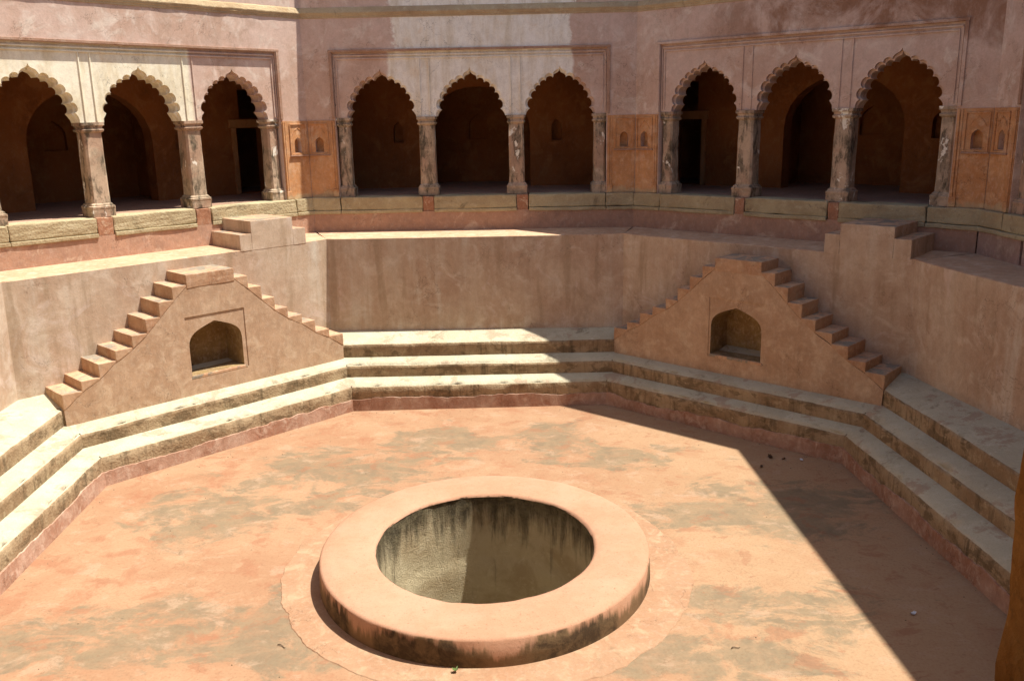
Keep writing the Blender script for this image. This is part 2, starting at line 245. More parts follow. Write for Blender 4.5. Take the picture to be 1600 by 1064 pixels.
# ------------------------------------------------------------------ object helpers
def tag(o, label=None, cat=None, group=None, kind=None):
    if label: o['label'] = label
    if cat: o['category'] = cat
    if group: o['group'] = group
    if kind: o['kind'] = kind
    return o
def thing(name, label, cat, loc, rz=0.0, group=None):
    o = bpy.data.objects.new(name, None); COL.objects.link(o); o.empty_display_size = .2
    o.location = loc; o.rotation_euler = (0, 0, rz)
    o['_b'] = 0; del o['_b']
    return tag(o, label, cat, group)
def mat4(o): return Matrix.Translation(Vector(o.location)) @ Matrix.Rotation(o.rotation_euler[2], 4, 'Z')
def link(name, me, parent=None, loc=(0, 0, 0)):
    o = bpy.data.objects.new(name, me); COL.objects.link(o); o.location = loc
    if parent: o.parent = parent
    return o
class MB:
    def __init__(s): s.v = []; s.f = []; s.m = []
    def add(s, vs, fs, m=0):
        b = len(s.v); s.v += [tuple(p) for p in vs]; s.f += [tuple(b + i for i in f) for f in fs]; s.m += [m] * len(fs); return s
    def box(s, x0, x1, y0, y1, z0, z1, m=0):
        return s.add([(x0, y0, z0), (x1, y0, z0), (x1, y1, z0), (x0, y1, z0), (x0, y0, z1), (x1, y0, z1), (x1, y1, z1), (x0, y1, z1)],
                     [(0, 3, 2, 1), (4, 5, 6, 7), (0, 1, 5, 4), (1, 2, 6, 5), (2, 3, 7, 6), (3, 0, 4, 7)], m)
    def prism(s, poly, y0, y1, m=0, mtop=None):   # poly in (x,z)
        n = len(poly); b = len(s.v)
        s.v += [(x, y0, z) for x, z in poly] + [(x, y1, z) for x, z in poly]
        s.f += [tuple(b + i for i in range(n)), tuple(b + n + i for i in reversed(range(n)))]; s.m += [m, m]
        for i in range(n):
            j = (i + 1) % n; s.f.append((b + i, b + n + i, b + n + j, b + j))
            s.m.append(mtop if (mtop is not None and abs(poly[i][1] - poly[j][1]) < 1e-4 and poly[i][1] > 1e-3 + min(q[1] for q in poly)) else m)
        return s
    def grid(s, rows, m=0, closed=False):         # rows: list of lists of points; m: int or list per row gap
        b = len(s.v); n = len(rows[0]); s.v += [tuple(p) for r in rows for p in r]
        for r in range(len(rows) - 1):
            for i in range(n if closed else n - 1):
                j = (i + 1) % n
                s.f.append((b + r * n + i, b + r * n + j, b + (r + 1) * n + j, b + (r + 1) * n + i)); s.m.append(m[r] if isinstance(m, list) else m)
        return s
    def mesh(s, name, mats, bevel=0.0, jit=0.0, smooth=False, segs=2, sub=0):
        me = bpy.data.meshes.new(name); me.from_pydata(s.v, [], s.f)
        for m in (mats if isinstance(mats, (list, tuple)) else [mats]): me.materials.append(m)
        for p, k in zip(me.polygons, s.m): p.material_index = k; p.use_smooth = smooth
        bm = bmesh.new(); bm.from_mesh(me); bmesh.ops.recalc_face_normals(bm, faces=bm.faces)
        if bevel: bmesh.ops.bevel(bm, geom=bm.edges[:], offset=bevel, segments=segs, affect='EDGES', profile=.6)
        if sub:
            le = [e for e in bm.edges if e.calc_length() > .09]; bmesh.ops.subdivide_edges(bm, edges=le, cuts=sub, use_grid_fill=True)
        if jit:
            sd = random.random() * 50
            for v in bm.verts: v.co += noise.noise_vector(v.co * 3.1 + Vector((sd, 0, 0))) * jit + (noise.noise_vector(v.co * 13 + Vector((0, sd, 0))) * jit * .55 if sub else Vector())
        bm.to_mesh(me); bm.free(); return me
    def build(s, name, mats, parent=None, loc=(0, 0, 0), **k): return link(name, s.mesh(name, mats, **k), parent, loc)
def plate(outer, holes, y0, y1, hole_walls=True, outer_walls=True, back=True):
    """flat plate in x-z with holes; loops are lists of (x,z)"""
    bm = bmesh.new(); loops = []
    for L in [outer] + holes:
        loops.append([bm.verts.new((x, y0, z)) for x, z in L])
    es = [bm.edges.new((L[i], L[(i + 1) % len(L)])) for L in loops for i in range(len(L))]
    r = bmesh.ops.triangle_fill(bm, use_beauty=True, use_dissolve=False, edges=es, normal=(0, -1, 0))
    bm.verts.index_update(); bm.verts.ensure_lookup_table()
    vs = [v.co.copy() for v in bm.verts]; fs = [[v.index for v in f.verts] for f in bm.faces]
    li = [[v.index for v in L] for L in loops]; bm.free()
    fs2 = []
    for f in fs:
        a, b, c = (vs[i] for i in f); nrm = (b - a).cross(c - a)
        fs2.append(f if nrm.y < 0 else f[::-1])
    mb = MB(); n = len(vs)
    V = vs + [Vector((v.x, y1, v.z)) for v in vs]; F = [tuple(f) for f in fs2]
    if back: F += [tuple(n + i for i in reversed(f)) for f in fs2]
    for k, L in enumerate(li):
        if (k == 0 and not outer_walls) or (k > 0 and not hole_walls): continue
        for i in range(len(L)):
            a, b = L[i], L[(i + 1) % len(L)]; F.append((a, b, n + b, n + a))
    return mb.add(V, F)

# ------------------------------------------------------------------ plan of the octagon
ROT = 1.8
ANG = [22.5, 67.5, 112.5, 157.5, -157.5, -112.5, -67.5, -22.5]     # R BR BL L L2 FL FR R2
def ring(r, ov={}):
    q = r / math.cos(math.pi / 8); P = []
    for k, a in enumerate(ANG):
        a = RAD(a + ROT); p = Vector((q * math.cos(a), q * math.sin(a)))
        if k in (5, 6): p.y -= 0.5
        if k in ov: p = Vector(ov[k])
        P.append(p)
    return P
R0 = ring(5.72, {0: (5.655, 2.61), 1: (2.255, 5.76), 2: (-2.575, 5.61), 3: (-5.775, 2.175), 4: (-5.52, -2.5), 7: (5.91, -2.2)})
R1 = ring(6.04, {0: (5.96, 2.7), 1: (2.385, 6.05), 2: (-2.71, 5.98), 3: (-6.11, 2.33), 4: (-5.80, -2.6), 7: (6.33, -2.35)})
R2 = ring(6.36, {0: (6.29, 2.83), 1: (2.485, 6.37), 2: (-2.815, 6.275), 3: (-6.43, 2.47), 4: (-6.08, -2.72), 7: (6.70, -2.5)})
R3 = ring(7.0, {0: (6.83, 3.25), 1: (2.68, 6.84), 2: (-3.17, 6.94), 3: (-7.17, 2.63), 4: (-6.85, -2.9), 7: (7.56, -2.65)})
R3T = ring(6.95, {0: (6.75, 3.18), 1: (2.69, 6.92), 2: (-3.14, 6.925), 3: (-7.12, 2.60), 4: (-6.85, -2.9), 7: (7.56, -2.7)})
R5 = ring(8.04, {0: (7.96, 3.61), 1: (3.03, 7.95), 2: (-3.61, 8.03), 7: (8.18, -3.2)})
def inset(P, d):
    c = []
    for i in range(8):
        a, b, e = P[i - 1], P[i], P[(i + 1) % 8]
        u = (b - a).normalized(); v = (e - b).normalized(); n1 = Vector((-u.y, u.x)); n2 = Vector((-v.y, v.x))
        m = (n1 + n2).normalized(); c.append(b + m * (d / m.dot(n1)))
    return c
R4 = inset(R5, 0.10)
H1, H1B, H2, H2B, H3, H3B, H4, H4B, H5, H6 = .4705, .5557, .7873, .8733, 1.1358, 1.2564, 3.113, 3.1306, 3.5084, 3.8328
H_CORN, H_TOP = 7.40, 9.05
# side i runs from corner i+1 (left, seen from inside) to corner i (right)
def frame(P, i):
    a, b = P[(i + 1) % 8], P[i]; d = b - a; return a, b, (a + b) / 2, math.atan2(d.y, d.x), d.length
def to_local(o, pts):
    M = mat4(o).inverted(); return [M @ Vector(p) for p in pts]
SIDE = {0: 'right', 1: 'back', 2: 'left', 3: 'far left', 4: 'near left', 5: 'near', 6: 'near right', 7: 'far right'}

# ------------------------------------------------------------------ setting: ground, floor
def ground():
    mb = MB(); n = 64
    rows = [[(r * math.cos(2 * math.pi * i / n), r * math.sin(2 * math.pi * i / n), z) for i in range(n)] for r, z in ((.01, -6), (13.4, -6), (13.6, 7.3), (30, 7.3), (90, 7.3), (400, 7.3))]
    tag(mb.grid(rows, closed=True).build('ground', M_GROUND), kind='structure')
ground()
FO = inset(R0, -0.06)
mb = MB(); mb.add([(p.x, p.y, 0.0) for p in FO] + [(.14, -.55, 0)], [])
n = 96; wcx, wcy = .1437, -.5458
inner = [(wcx + 1.5 * math.cos(2 * math.pi * i / n), wcy + 1.5 * 1.06 * math.sin(2 * math.pi * i / n), 0.0) for i in range(n)]
outer = []
for i in range(n):
    a = 2 * math.pi * i / n; d = Vector((math.cos(a), math.sin(a))); o = Vector((wcx, wcy)); best = 99
    for k in range(8):
        p, q = FO[k], FO[(k + 1) % 8]; e = q - p; den = d.x * e.y - d.y * e.x
        if abs(den) < 1e-9: continue
        t = ((p.x - o.x) * e.y - (p.y - o.y) * e.x) / den; u = ((p.x - o.x) * d.y - (p.y - o.y) * d.x) / den
        if t > 0 and -1e-6 <= u <= 1 + 1e-6: best = min(best, t)
    outer.append((o.x + d.x * (best + .12), o.y + d.y * (best + .12), 0.0))
mb = MB(); mb.grid([outer, inner], closed=True)
tag(mb.build('courtyard_floor', M_FLOOR), kind='structure')

# ------------------------------------------------------------------ stepped stone tiers
def tier(idx, Pin, Pout, z0, z1, z1b, label):
    t = thing('stone_tier', label, 'stone step', (Pin[5].x / 2 + Pin[6].x / 2, Pin[5].y, z0), 0, 'stepped stone tiers round the floor')
    for i in range(8):
        a, b = Pin[(i + 1) % 8], Pin[i]; c, d = Pout[(i + 1) % 8], Pout[i]
        L = (b - a).length; n = max(12, int(L / .06)); nn = Vector((-(b - a).y, (b - a).x)).normalized()   # outward
        rows = []
        spec = [('r', -.06, 0), ('r', .3, .5), ('r', .7, .8), ('r', .93, .8), ('e', 0, 1), ('e2', 0, 1), ('t', .12, .6), ('t', .5, .5), ('t', 1.03, .3)]
        for kind, k, amp in spec:
            row = []
            for j in range(n + 1):
                u = j / n; p = lerp(a, b, u); q = lerp(c, d, u); end = min(1, min(u, 1 - u) * L / .12)
                w = Vector((p.x, p.y, idx * 3.0 + k)); n1 = noise.noise(w * 2.2); n2 = noise.noise(w * 8.0 + Vector((5, 5, 5))); n3 = noise.noise(w * 1.1 + Vector((9, 1, 4)))
                chip = max(0, noise.noise(w * 5 + Vector((1, 8, 2))) - .25) * .09 * end
                if kind == 'r': pt = p + nn * ((n1 * .010 + n2 * .006) * amp * end); z = z0 + (z1 - z0) * k
                elif kind == 'e': pt = p + nn * (.012 + (n1 * .010 + n2 * .008 + chip * .6) * end); z = z1 - .012 + (n3 * .010 + n2 * .004 - chip * .3) * end
                elif kind == 'e2': pt = p + nn * (.034 + (n2 * .010 + chip) * end); z = z1 + (n3 * .010 + n1 * .004) * end
                else: pt = lerp(p, q, k); z = lerp(z1, z1b, k) + (n3 * .012 + n1 * .005) * amp * end
                row.append((pt.x, pt.y, z))
            rows.append(row)
        mb = MB(); mb.grid([to_local(t, r) for r in rows], m=[0, 0, 0, 0, 1, 1, 1, 1])
        mb.build('tier_segment', [M_TIER_R, M_TIER_T], t, smooth=True)
        if idx == 0:
            n = int(L / .035); r0, r1, r2 = [], [], []
            for j in range(n + 1):
                u = j / n; p = lerp(a, b, u); w = Vector((p.x, p.y, 0))
                h = .235 + noise.noise(w * .9) * .06 + noise.noise(w * 4.0) * .035 + noise.noise(w * 14) * .016
                off = .016 + noise.noise(w * 3) * .006
                r0.append((p.x - nn.x * (off + .012), p.y - nn.y * (off + .012), -.02)); r1.append((p.x - nn.x * off, p.y - nn.y * off, h - .006)); r2.append((p.x + nn.x * .02, p.y + nn.y * .02, h + .004))
            mb = MB(); mb.grid([to_local(t, r) for r in (r0, r1, r2)])
            mb.build('plaster_skirt', M_SKIRT, t)
    return t
tier(0, R0, R1, 0.0, H1, H1B, 'lowest pale stone step ringing the terracotta floor, pink plaster peeling off its foot')
tier(1, R1, R2, H1B, H2, H2B, 'middle pale stone step between the lowest and the topmost step round the floor')
tier(2, R2, R3, H2B, H3, H3B, 'topmost pale stone step running along the foot of the retaining walls')

# ------------------------------------------------------------------ retaining walls with ledge and red band
WL = {0: 'shaded brown plaster retaining wall behind the right staircase', 1: 'plain brown plaster retaining wall at the back between the two staircases',
      2: 'sunlit streaked plaster retaining wall behind the left staircase', 3: 'sunlit plaster retaining wall at the left edge beyond the left staircase',
      4: 'plaster retaining wall near the viewer on the left, out of view', 5: 'plaster retaining wall below the viewer', 6: 'plaster retaining wall near the viewer on the right',
      7: 'shaded streaked retaining wall at the right edge with slab-faced band above its ledge'}
for i in range(8):
    _, _, mid, rz, L = frame(R3, i)
    t = thing('retaining_wall', WL[i], 'wall', (mid.x, mid.y, H3B), rz, 'plaster retaining walls of the octagon')
    a, b, c, d = R3[(i + 1) % 8], R3[i], R3T[(i + 1) % 8], R3T[i]
    n = 48; rows = []
    nn = Vector((-(b - a).y, (b - a).x)).normalized()
    bulge = lambda u: (.10 * max(0, 1 - abs(u - .62) / .4)) if i == 7 else 0
    for k in range(13):
        v = k / 12; row = []
        for j in range(n + 1):
            u = j / n; p = lerp(lerp(a, b, u), lerp(c, d, u), v); e = min(1, min(u, 1 - u) * 12); w = Vector((p.x, p.y, v * 2))
            p = p + nn * (noise.noise(w * .8) * .009 * e + noise.noise(w * 3) * .003 * e + bulge(u) * v)
            row.append((p.x, p.y, lerp(H3B - .08, H4 - (0.012 if k == 12 else 0), v)))
        rows.append(row)
    top = [(x + nn.x * .02 * min(1, min(j, n - j) / 3), y + nn.y * .02 * min(1, min(j, n - j) / 3), H4 + noise.noise(Vector((x, y, 0)) * 3) * .004) for j, (x, y, z) in enumerate(rows[-1])]
    mb = MB(); mb.grid([to_local(t, r) for r in rows]); mb.build('wall_face', M_LOWER, t, smooth=True)
    e0, e1 = R4[(i + 1) % 8], R4[i]
    back = [(lerp(e0, e1, j / n).x + nn.x * .06, lerp(e0, e1, j / n).y + nn.y * .06, H4B) for j in range(n + 1)]
    mid_ = [((x + q[0]) / 2, (y + q[1]) / 2, (z + q[2]) / 2 + noise.noise(Vector((x, y, 3))) * .008) for (x, y, z), q in zip(top, back)]
    mb = MB(); mb.grid([to_local(t, r) for r in (rows[-1], top, mid_, back)]); mb.build('ledge', M_LEDGE, t)
    if i != 7:
        rws = []
        for k in range(5):
            rws.append([(lerp(e0, e1, j / n).x + nn.x * noise.noise(Vector((j * .3, k, i))) * .006, lerp(e0, e1, j / n).y, lerp(H4B - .03, H5 + .012, k / 4)) for j in range(n + 1)])
        mb = MB(); mb.grid([to_local(t, r) for r in rws]); mb.build('plaster_band', M_BAND, t, smooth=True)
    else:
        u = 0.0
        while u < 1:
            du = random.uniform(.15, .24); u1 = min(1, u + du)
            if 1 - u1 < .06: u1 = 1
            p, q = lerp(e0, e1, u + .004), lerp(e0, e1, u1 - .004); dd = nn * .35
            P8 = [(p.x, p.y), (q.x, q.y), (q.x + dd.x, q.y + dd.y), (p.x + dd.x, p.y + dd.y)]
            z1 = H5 + .005
            mb = MB(); mb.add(to_local(t, [(x, y, H4B - .05) for x, y in P8] + [(x, y, z1) for x, y in P8]), [(0, 3, 2, 1), (4, 5, 6, 7), (0, 1, 5, 4), (1, 2, 6, 5), (2, 3, 7, 6), (3, 0, 4, 7)])
            mb.build('stone_slab', M_SLAB, t, bevel=.012, jit=.01); u = u1

# ------------------------------------------------------------------ double staircases with niche
XS = [2.605, 2.30, 2.01, 1.73, 1.44, 1.19, .94, .69, .44]
ZS = [1.372, 1.52, 1.735, 1.895, 2.08, 2.31, 2.55, 2.765, 2.93]
def pointed(hw, z0, zs, za, n=9, cx=0.0):
    """four-centred pointed opening, counterclockwise from bottom left"""
    arc = []; zl = zs - .30 * (za - zs)
    P = ((hw, zl), (hw * .985, lerp(zl, za, .62)), (hw * .56, lerp(zl, za, .74)), (0.0, za))
    for k in range(n + 1):
        u = k / n; c = ((1 - u) ** 3, 3 * u * (1 - u) ** 2, 3 * u * u * (1 - u), u ** 3)
        arc.append((sum(a * p[0] for a, p in zip(c, P)) if u < 1 else 0.0, sum(a * p[1] for a, p in zip(c, P))))
    arc = arc[0:]
    R = [(hw, z0)] + arc
    Lf = [(-x, z) for x, z in reversed(arc[:-1])] + [(-hw, z0)]
    return [(x + cx, z) for x, z in R + Lf]
def staircase(i, label):
    a, b, mid, rz, L = frame(R2, i); z0 = H2B
    nn = Vector((math.sin(rz), -math.cos(rz))) * .03
    t = thing('niche_staircase', label, 'staircase', (mid.x + nn.x, mid.y + nn.y, z0), rz, 'double staircases with a niche below the landing')
    Z = lambda z: z - z0
    depth = .70
    diag = lambda k: ZS[k - 1] - .035 if k else 1.12
    # body under the diagonal
    half = [(XS[0] - .01, Z(z0 - .03))] + [(XS[k] - .004, Z(diag(k))) for k in range(9)] + [(XS[8] - .004, Z(2.74))]
    outer = half + [(-x, z) for x, z in reversed(half)]
    rect = [(-.53, Z(1.16)), (.57, Z(1.16)), (.57, Z(2.22)), (-.53, Z(2.22))]
    nich = pointed(.49, Z(1.20), Z(1.80), Z(2.085))
    body = plate(outer, [rect], 0.0, .014, back=False)
    p2 = plate(outer, [nich], .014, depth, hole_walls=False, back=False)
    body.add(p2.v, p2.f)
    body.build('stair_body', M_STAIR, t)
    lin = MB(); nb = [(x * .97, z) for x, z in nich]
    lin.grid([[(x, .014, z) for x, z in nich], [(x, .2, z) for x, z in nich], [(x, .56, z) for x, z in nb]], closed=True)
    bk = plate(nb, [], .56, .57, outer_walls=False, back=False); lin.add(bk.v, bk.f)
    nl = lin.build('niche', M_NICHE, t)
    sl = MB(); sl.prism([(-.52, Z(1.145)), (.55, Z(1.145)), (.52, Z(1.192)), (-.49, Z(1.197))], -.004, .09); sl.build('sill', M_TREAD, nl, bevel=.008)
    for s in (1, -1):
        for k in range(8):
            pr = .003 + random.uniform(-.001, .003); w = random.uniform(-.012, .012)
            poly = [(XS[k], Z(diag(k)) - (.0 if k else .0)), (XS[k] + w * .4, Z(ZS[k])), (XS[k + 1] - .005, Z(ZS[k])), (XS[k + 1] - .005, Z(diag(k + 1)) + .001)]
            mb = MB(); mb.prism([(s * x, z) for x, z in poly], -pr, depth + .03, 0, 1)
            mb.build('step', [M_STEP, M_TREAD], t, bevel=.012, jit=.009, sub=3)
    mb = MB(); mb.prism([(-XS[8], Z(diag(8)) - .03), (XS[8], Z(diag(8)) - .03), (XS[8], Z(ZS[8])), (-XS[8], Z(ZS[8]))], -.007, depth + .03, 0, 1)
    mb.build('landing', [M_STEP, M_TREAD], t, bevel=.012, jit=.008, sub=3)
    return t
staircase(2, 'sunlit double staircase over an arched niche in front of the left retaining wall')
staircase(0, 'shaded double staircase over an arched niche in front of the right retaining wall')
def upper_stair(i, x0, x1, x2, x3, zt, zl, label, mw):
    a, b, mid, rz, L = frame(R3T, i); z0 = H4
    t = thing('ledge_stair', label, 'steps', (mid.x, mid.y, z0), rz, 'small stepped blocks on the ledge')
    dp = 1.13; Z = lambda z: z - z0
    mb = MB(); mb.prism([(x1, Z(z0 - .03)), (x2, Z(z0 - .03)), (x2, Z(zt)), (x1, Z(zt))], -.004, dp, 0, 1); mb.build('landing', [mw, M_TREAD], t, bevel=.005, jit=.004, sub=3)
    for p, q in ((x0, x1 - .001), (x2 + .001, x3)):
        mb = MB(); mb.prism([(p, Z(z0 - .028)), (q, Z(z0 - .028)), (q, Z(zl)), (p, Z(zl))], -.004, dp, 0, 1); mb.build('step', [mw, M_TREAD], t, bevel=.005, jit=.004, sub=3)
upper_stair(2, 1.06, 1.30, 2.185, 2.46, 3.612, 3.388, 'sunlit stepped block on the left ledge leading up to the arcade', M_LOWER)
upper_stair(0, 1.30, 1.555, 2.42, 2.69, 3.592, 3.41, 'shaded stepped block on the right ledge leading up to the arcade', M_LOWER)

# ------------------------------------------------------------------ arcades
ZB = H6
def loft(sections):      # sections: (hx, hy, z, chamfer)
    rows = []
    for hx, hy, z, c in sections:
        rows.append([(hx - c, -hy, z), (hx, -hy + c, z), (hx, hy - c, z), (hx - c, hy, z), (-hx + c, hy, z), (-hx, hy - c, z), (-hx, -hy + c, z), (-hx + c, -hy, z)])
    mb = MB(); mb.grid(rows, closed=True); n = len(mb.v)
    mb.f.append(tuple(range(8))[::-1]); mb.f.append(tuple(range(n - 8, n))); mb.m += [0, 0]
    return mb
ZC0, ZC1 = 5.255 - ZB, 5.405 - ZB
def col_meshes(hx, hy):
    sh = loft([(hx * 1.02, hy * 1.02, .20, .035), (hx, hy, .32, .035), (hx * .985, hy * .985, .8, .035), (hx * .96, hy * .96, ZC0 + .01, .032)]).mesh('column', M_COL, jit=.008, sub=2)
    ba = loft([(hx + .045, hy + .045, -.005, .012), (hx + .045, hy + .045, .125, .012), (hx + .05, hy + .05, .14, .02), (hx + .05, hy + .05, .17, .02), (hx + .028, hy + .028, .185, .02), (hx + .028, hy + .028, .2, .02), (hx + .005, hy + .005, .225, .03)]).mesh('base', M_COL, jit=.009, sub=1)
    ca = loft([(hx * .97, hy * .97, ZC0 - .02, .03), (hx + .022, hy + .022, ZC0, .02), (hx + .03, hy + .03, ZC0 + .03, .02), (hx + .008, hy + .008, ZC0 + .045, .02), (hx + .012, hy + .012, ZC0 + .085, .012), (hx + .034, hy + .034, ZC0 + .1, .012), (hx + .034, hy + .034, ZC1, .012)]).mesh('capital', M_COL, jit=.005)
    return sh, ba, ca
def lobed(cx, f=1.0, sd=0):
    rnd = random.Random(sd * 31 + int(cx * 10)); zs = 5.402 - ZB; a, b = .615 + rnd.uniform(-.008, .008), .715 + rnd.uniform(-.012, .012); pts = [(.69, zs), (.675, zs + .05), (.64, zs + .10)]
    angs = [q_ + rnd.uniform(-1.1, 1.1) for q_ in (9, 24, 38, 51, 64, 77)]; cus = [(a * math.cos(RAD(t)), zs + .025 + b * math.sin(RAD(t))) for t in angs]
    for k in range(5):
        p, q = Vector(cus[k]), Vector(cus[k + 1]); m = (p + q) / 2; d = (q - p); L = d.length; nrm = Vector((d.y, -d.x)).normalized()
        pts.append(tuple(p))
        for j in range(1, 8):
            th = math.pi * (1 - j / 8); pts.append(tuple(m + d.normalized() * (L / 2 * math.cos(th)) + nrm * (L * .38 * math.sin(th))))
    pts += [cus[5], (.125, 6.165 - ZB), (.1, 6.195 - ZB), (.062, 6.212 - ZB), (.03, 6.228 - ZB), (.012, 6.25 - ZB)]
    pts = [(min(x * f, .70), zs + (z - zs) * (1 + (f - 1) * .9)) for x, z in pts]
    top = zs + (6.285 - ZB - zs) * (1 + (f - 1) * .9)
    full = pts + [(0, top)] + [(-x, z) for x, z in reversed(pts)]
    return [(x + cx, z) for x, z in reversed(full)]      # left springing -> apex -> right springing
XF, ZF = 2.735, 6.665 - ZB
def screen(f, y0, y1, sd):
    zs = 5.402 - ZB
    o = [(-XF, zs)]
    for cx in (-1.80, 0.0, 1.80): o += lobed(cx, f, sd)
    o += [(XF, zs), (XF, ZF), (-XF, ZF)]
    return plate(o[::-1], [], y0, y1)
def round_arch(hw, z0, zs, za, n=14):
    return [(hw, z0)] + [(hw * math.cos(math.pi * k / n), zs + (za - zs) * math.sin(math.pi * k / n)) for k in range(n + 1)] + [(-hw, z0)]
TAN = math.tan(math.pi / 8)
STONES = {0: [-1, -2.62, -.98, 'r-.78', .80, 'r1.0', 2.45, 1], 1: [-1, -2.72, -1.03, 'r-.80', .90, 'r1.14', 2.72, 1], 2: [-1, -2.5, -1.10, 'r-.82', .72, 'r1.02', 2.9, 1]}
AL = {0: 'shaded three-arched arcade on the right with grey stained columns and rust-stained wall above', 1: 'three-arched arcade at the back centre with a whitewash patch above its arches',
      2: 'sunlit three-arched arcade on the left with cream plaster round its scalloped arches', 3: 'three-arched arcade at the far left beyond the frame edge',
      4: 'three-arched arcade near the viewer on the left', 6: 'three-arched arcade near the viewer on the right', 7: 'three-arched arcade at the far right edge beyond the orange pier'}
def arcade(i):
    a, b, mid, rz, L = frame(R5, i)
    t = thing('arcade', AL[i], 'arcade', (mid.x, mid.y, ZB), rz, 'three-arched arcades round the stepwell')
    hl = L / 2; TH = .40
    up = {1: M_UP_BACK, 0: M_UP_RIGHT}.get(i, M_UP); scm = {1: M_SCR_BACK, 2: M_SCR_LEFT}.get(i, M_SCR)
    nx = (XF + .06 + hl) / 2 + .03
    holes = [pointed(.085, 4.745 - ZB, 4.96 - ZB, 5.045 - ZB, 5, s * nx) for s in (-1, 1)]
    # main wall with the recessed bay opening
    zc = H_CORN - ZB
    outer = [(-hl, -.01), (-XF, -.01), (-XF, ZF), (XF, ZF), (XF, -.01), (hl, -.01), (hl, zc), (-hl, zc)]
    plate(outer, holes, 0.0, TH, back=False).build('wall', up, t)
    for s in (-1, 1):                       # orange pier panels with small niches
        x0, x1 = sorted((s * (XF + .015), s * (hl - .012)))
        h = pointed(.085, 4.745 - ZB, 4.96 - ZB, 5.045 - ZB, 5, s * nx)
        p = plate([(x0, 0), (x1, 0), (x1, 5.365 - ZB), (x0, 5.365 - ZB)], [h], -.014, -.001, back=False).build('pier_panel', M_DADO, t)
        mb = MB(); w = .19
        xa, xb = max(x0 + .03, s * nx - w), min(x1 - .03, s * nx + w)
        for bx in ((xa, xb, 4.70, 4.728), (xa, xa + .02, 4.7285, 5.29), (xb - .02, xb, 4.7285, 5.29), (xa, xb, 5.2905, 5.31)):
            mb.box(bx[0], bx[1], -.034, -.0145, bx[2] - ZB, bx[3] - ZB)
        mb.build('panel_frame', M_DADO, p, bevel=.005)
        og = [(s * nx + dx * s2, -.026, 5.08 + dz - ZB) for s2, dx, dz in []]
        mb = MB(); pts = [(-.12, .02), (-.07, .11), (-.02, .14), (0, .17), (.02, .14), (.07, .11), (.12, .02)]
        for (u0, w0), (u1, w1) in zip(pts, pts[1:]):
            mb.prism([(s * nx + u0, 5.07 + w0 - ZB), (s * nx + u1, 5.07 + w1 - ZB), (s * nx + u1, 5.082 + w1 - ZB), (s * nx + u0, 5.082 + w0 - ZB)], -.022, -.0135)
        mb.build('ogee_relief', M_DADO, p)
        mb = MB(); mb.box(xa - .02, xb + .02, -.05, -.0142, 4.672 - ZB, 4.699 - ZB); mb.build('shelf', M_MOULD, p, bevel=.008)
        mb = MB(); mb.box(s * nx - .12, s * nx + .12, .13, .14, 4.70 - ZB, 5.08 - ZB); mb.build('niche_back', M_DADO, p)
        xs = s * (XF + .045); mb = MB()                     # thin colonnette beside the bay
        for k in (0, 1): mb.box(xs - .016 + k * s * .045, xs + .016 + k * s * .045, -.036 + k * .008, -.0143, 0.0, 5.35 - ZB)
        mb.box(min(xs - s * .03, xs + s * .075), max(xs - s * .03, xs + s * .075), -.048, -.0146, .004, .16)
        mb.build('colonnette', M_DADO, p, bevel=.006)
    SCR = screen(1.065, .055, .13, i); s2 = screen(1.0, .13, .40, i); SCR.add(s2.v, s2.f); SCR.build('arch_screen', scm, t)
    COLS = col_meshes(.158, .175); HCOLS = col_meshes(.115, .15)
    # mouldings: outer frame, arch panel strips
    def strips(name, boxes, m):
        mb = MB()
        for bx in boxes: mb.box(*bx)
        mb.build(name, m, t, bevel=.006)
    zt = ZF
    strips('outer_frame', [(-XF - .07, XF + .07, -.03, -.001, zt + .004, zt + .05), (-XF - .06, -XF - .004, -.03, -.001, 5.40 - ZB, zt + .0035), (XF + .004, XF + .06, -.03, -.001, 5.40 - ZB, zt + .0035)], M_MOULD if i != 0 else up)
    st = [(-XF + .075, XF - .075, .030, .054, zt - .135, zt - .11), (-XF + .03, XF - .03, .022, .054, zt - .075, zt - .05)]
    for cx in (-.91, .91):
        for e in (-.105, .085): st.append((cx + e, cx + e + .02, .034, .054, 5.42 - ZB, zt - .136))
    for s in (-1, 1):
        x = s * (XF - .09); st.append((min(x, x + s * .02), max(x, x + s * .02), .034, .054, 5.44 - ZB, zt - .136))
        x = s * (XF - .035); st.append((min(x, x + s * .02), max(x, x + s * .02), .026, .054, 5.44 - ZB, zt - .0755))
    strips('panel_moulding', st, scm)
    for meshes, xs in ((COLS, (-.91, .91)), (HCOLS, (-2.60, 2.60))):
        for x in xs:
            c = link('column', meshes[0], t, (x, .225, 0)); link('base', meshes[1], c); link('capital', meshes[2], c)
    # plinth stones
    mb = None
    z0, z1 = H5 - ZB - .005, -.004
    cuts = STONES.get(i, STONES[1]); prev = -(hl - .10 * TAN) - .02; prev_red = False
    for c in cuts[1:]:
        red = isinstance(c, str); x = float(c[1:]) if red else (hl - .10 * TAN + .02 if c == 1 else c)
        mb = MB(); g_ = .006
        if red: mb.box(prev + g_, x - g_, -.092, .3, z0, z1 - .008); mb.build('terracotta_block', M_TERRA, t, bevel=.012, jit=.014, sub=2)
        else:
            mb.box(prev + g_, x - g_, -.10 + random.uniform(-.012, .008), .3, z0 + .065, z1 + random.uniform(-.004, .002)); o = mb.build('plinth_stone', M_PLINTH, t, bevel=.02, jit=.014, sub=4)
            mb = MB(); mb.box(prev + .004, x - .004, -.125, .3, z0 - .01, z0 + .06); mb.build('plinth_course', M_PLINTH, t, bevel=.014, jit=.01, sub=4)
        prev = x
    # gallery behind
    D = 2.3; q = lambda y: hl + y * TAN
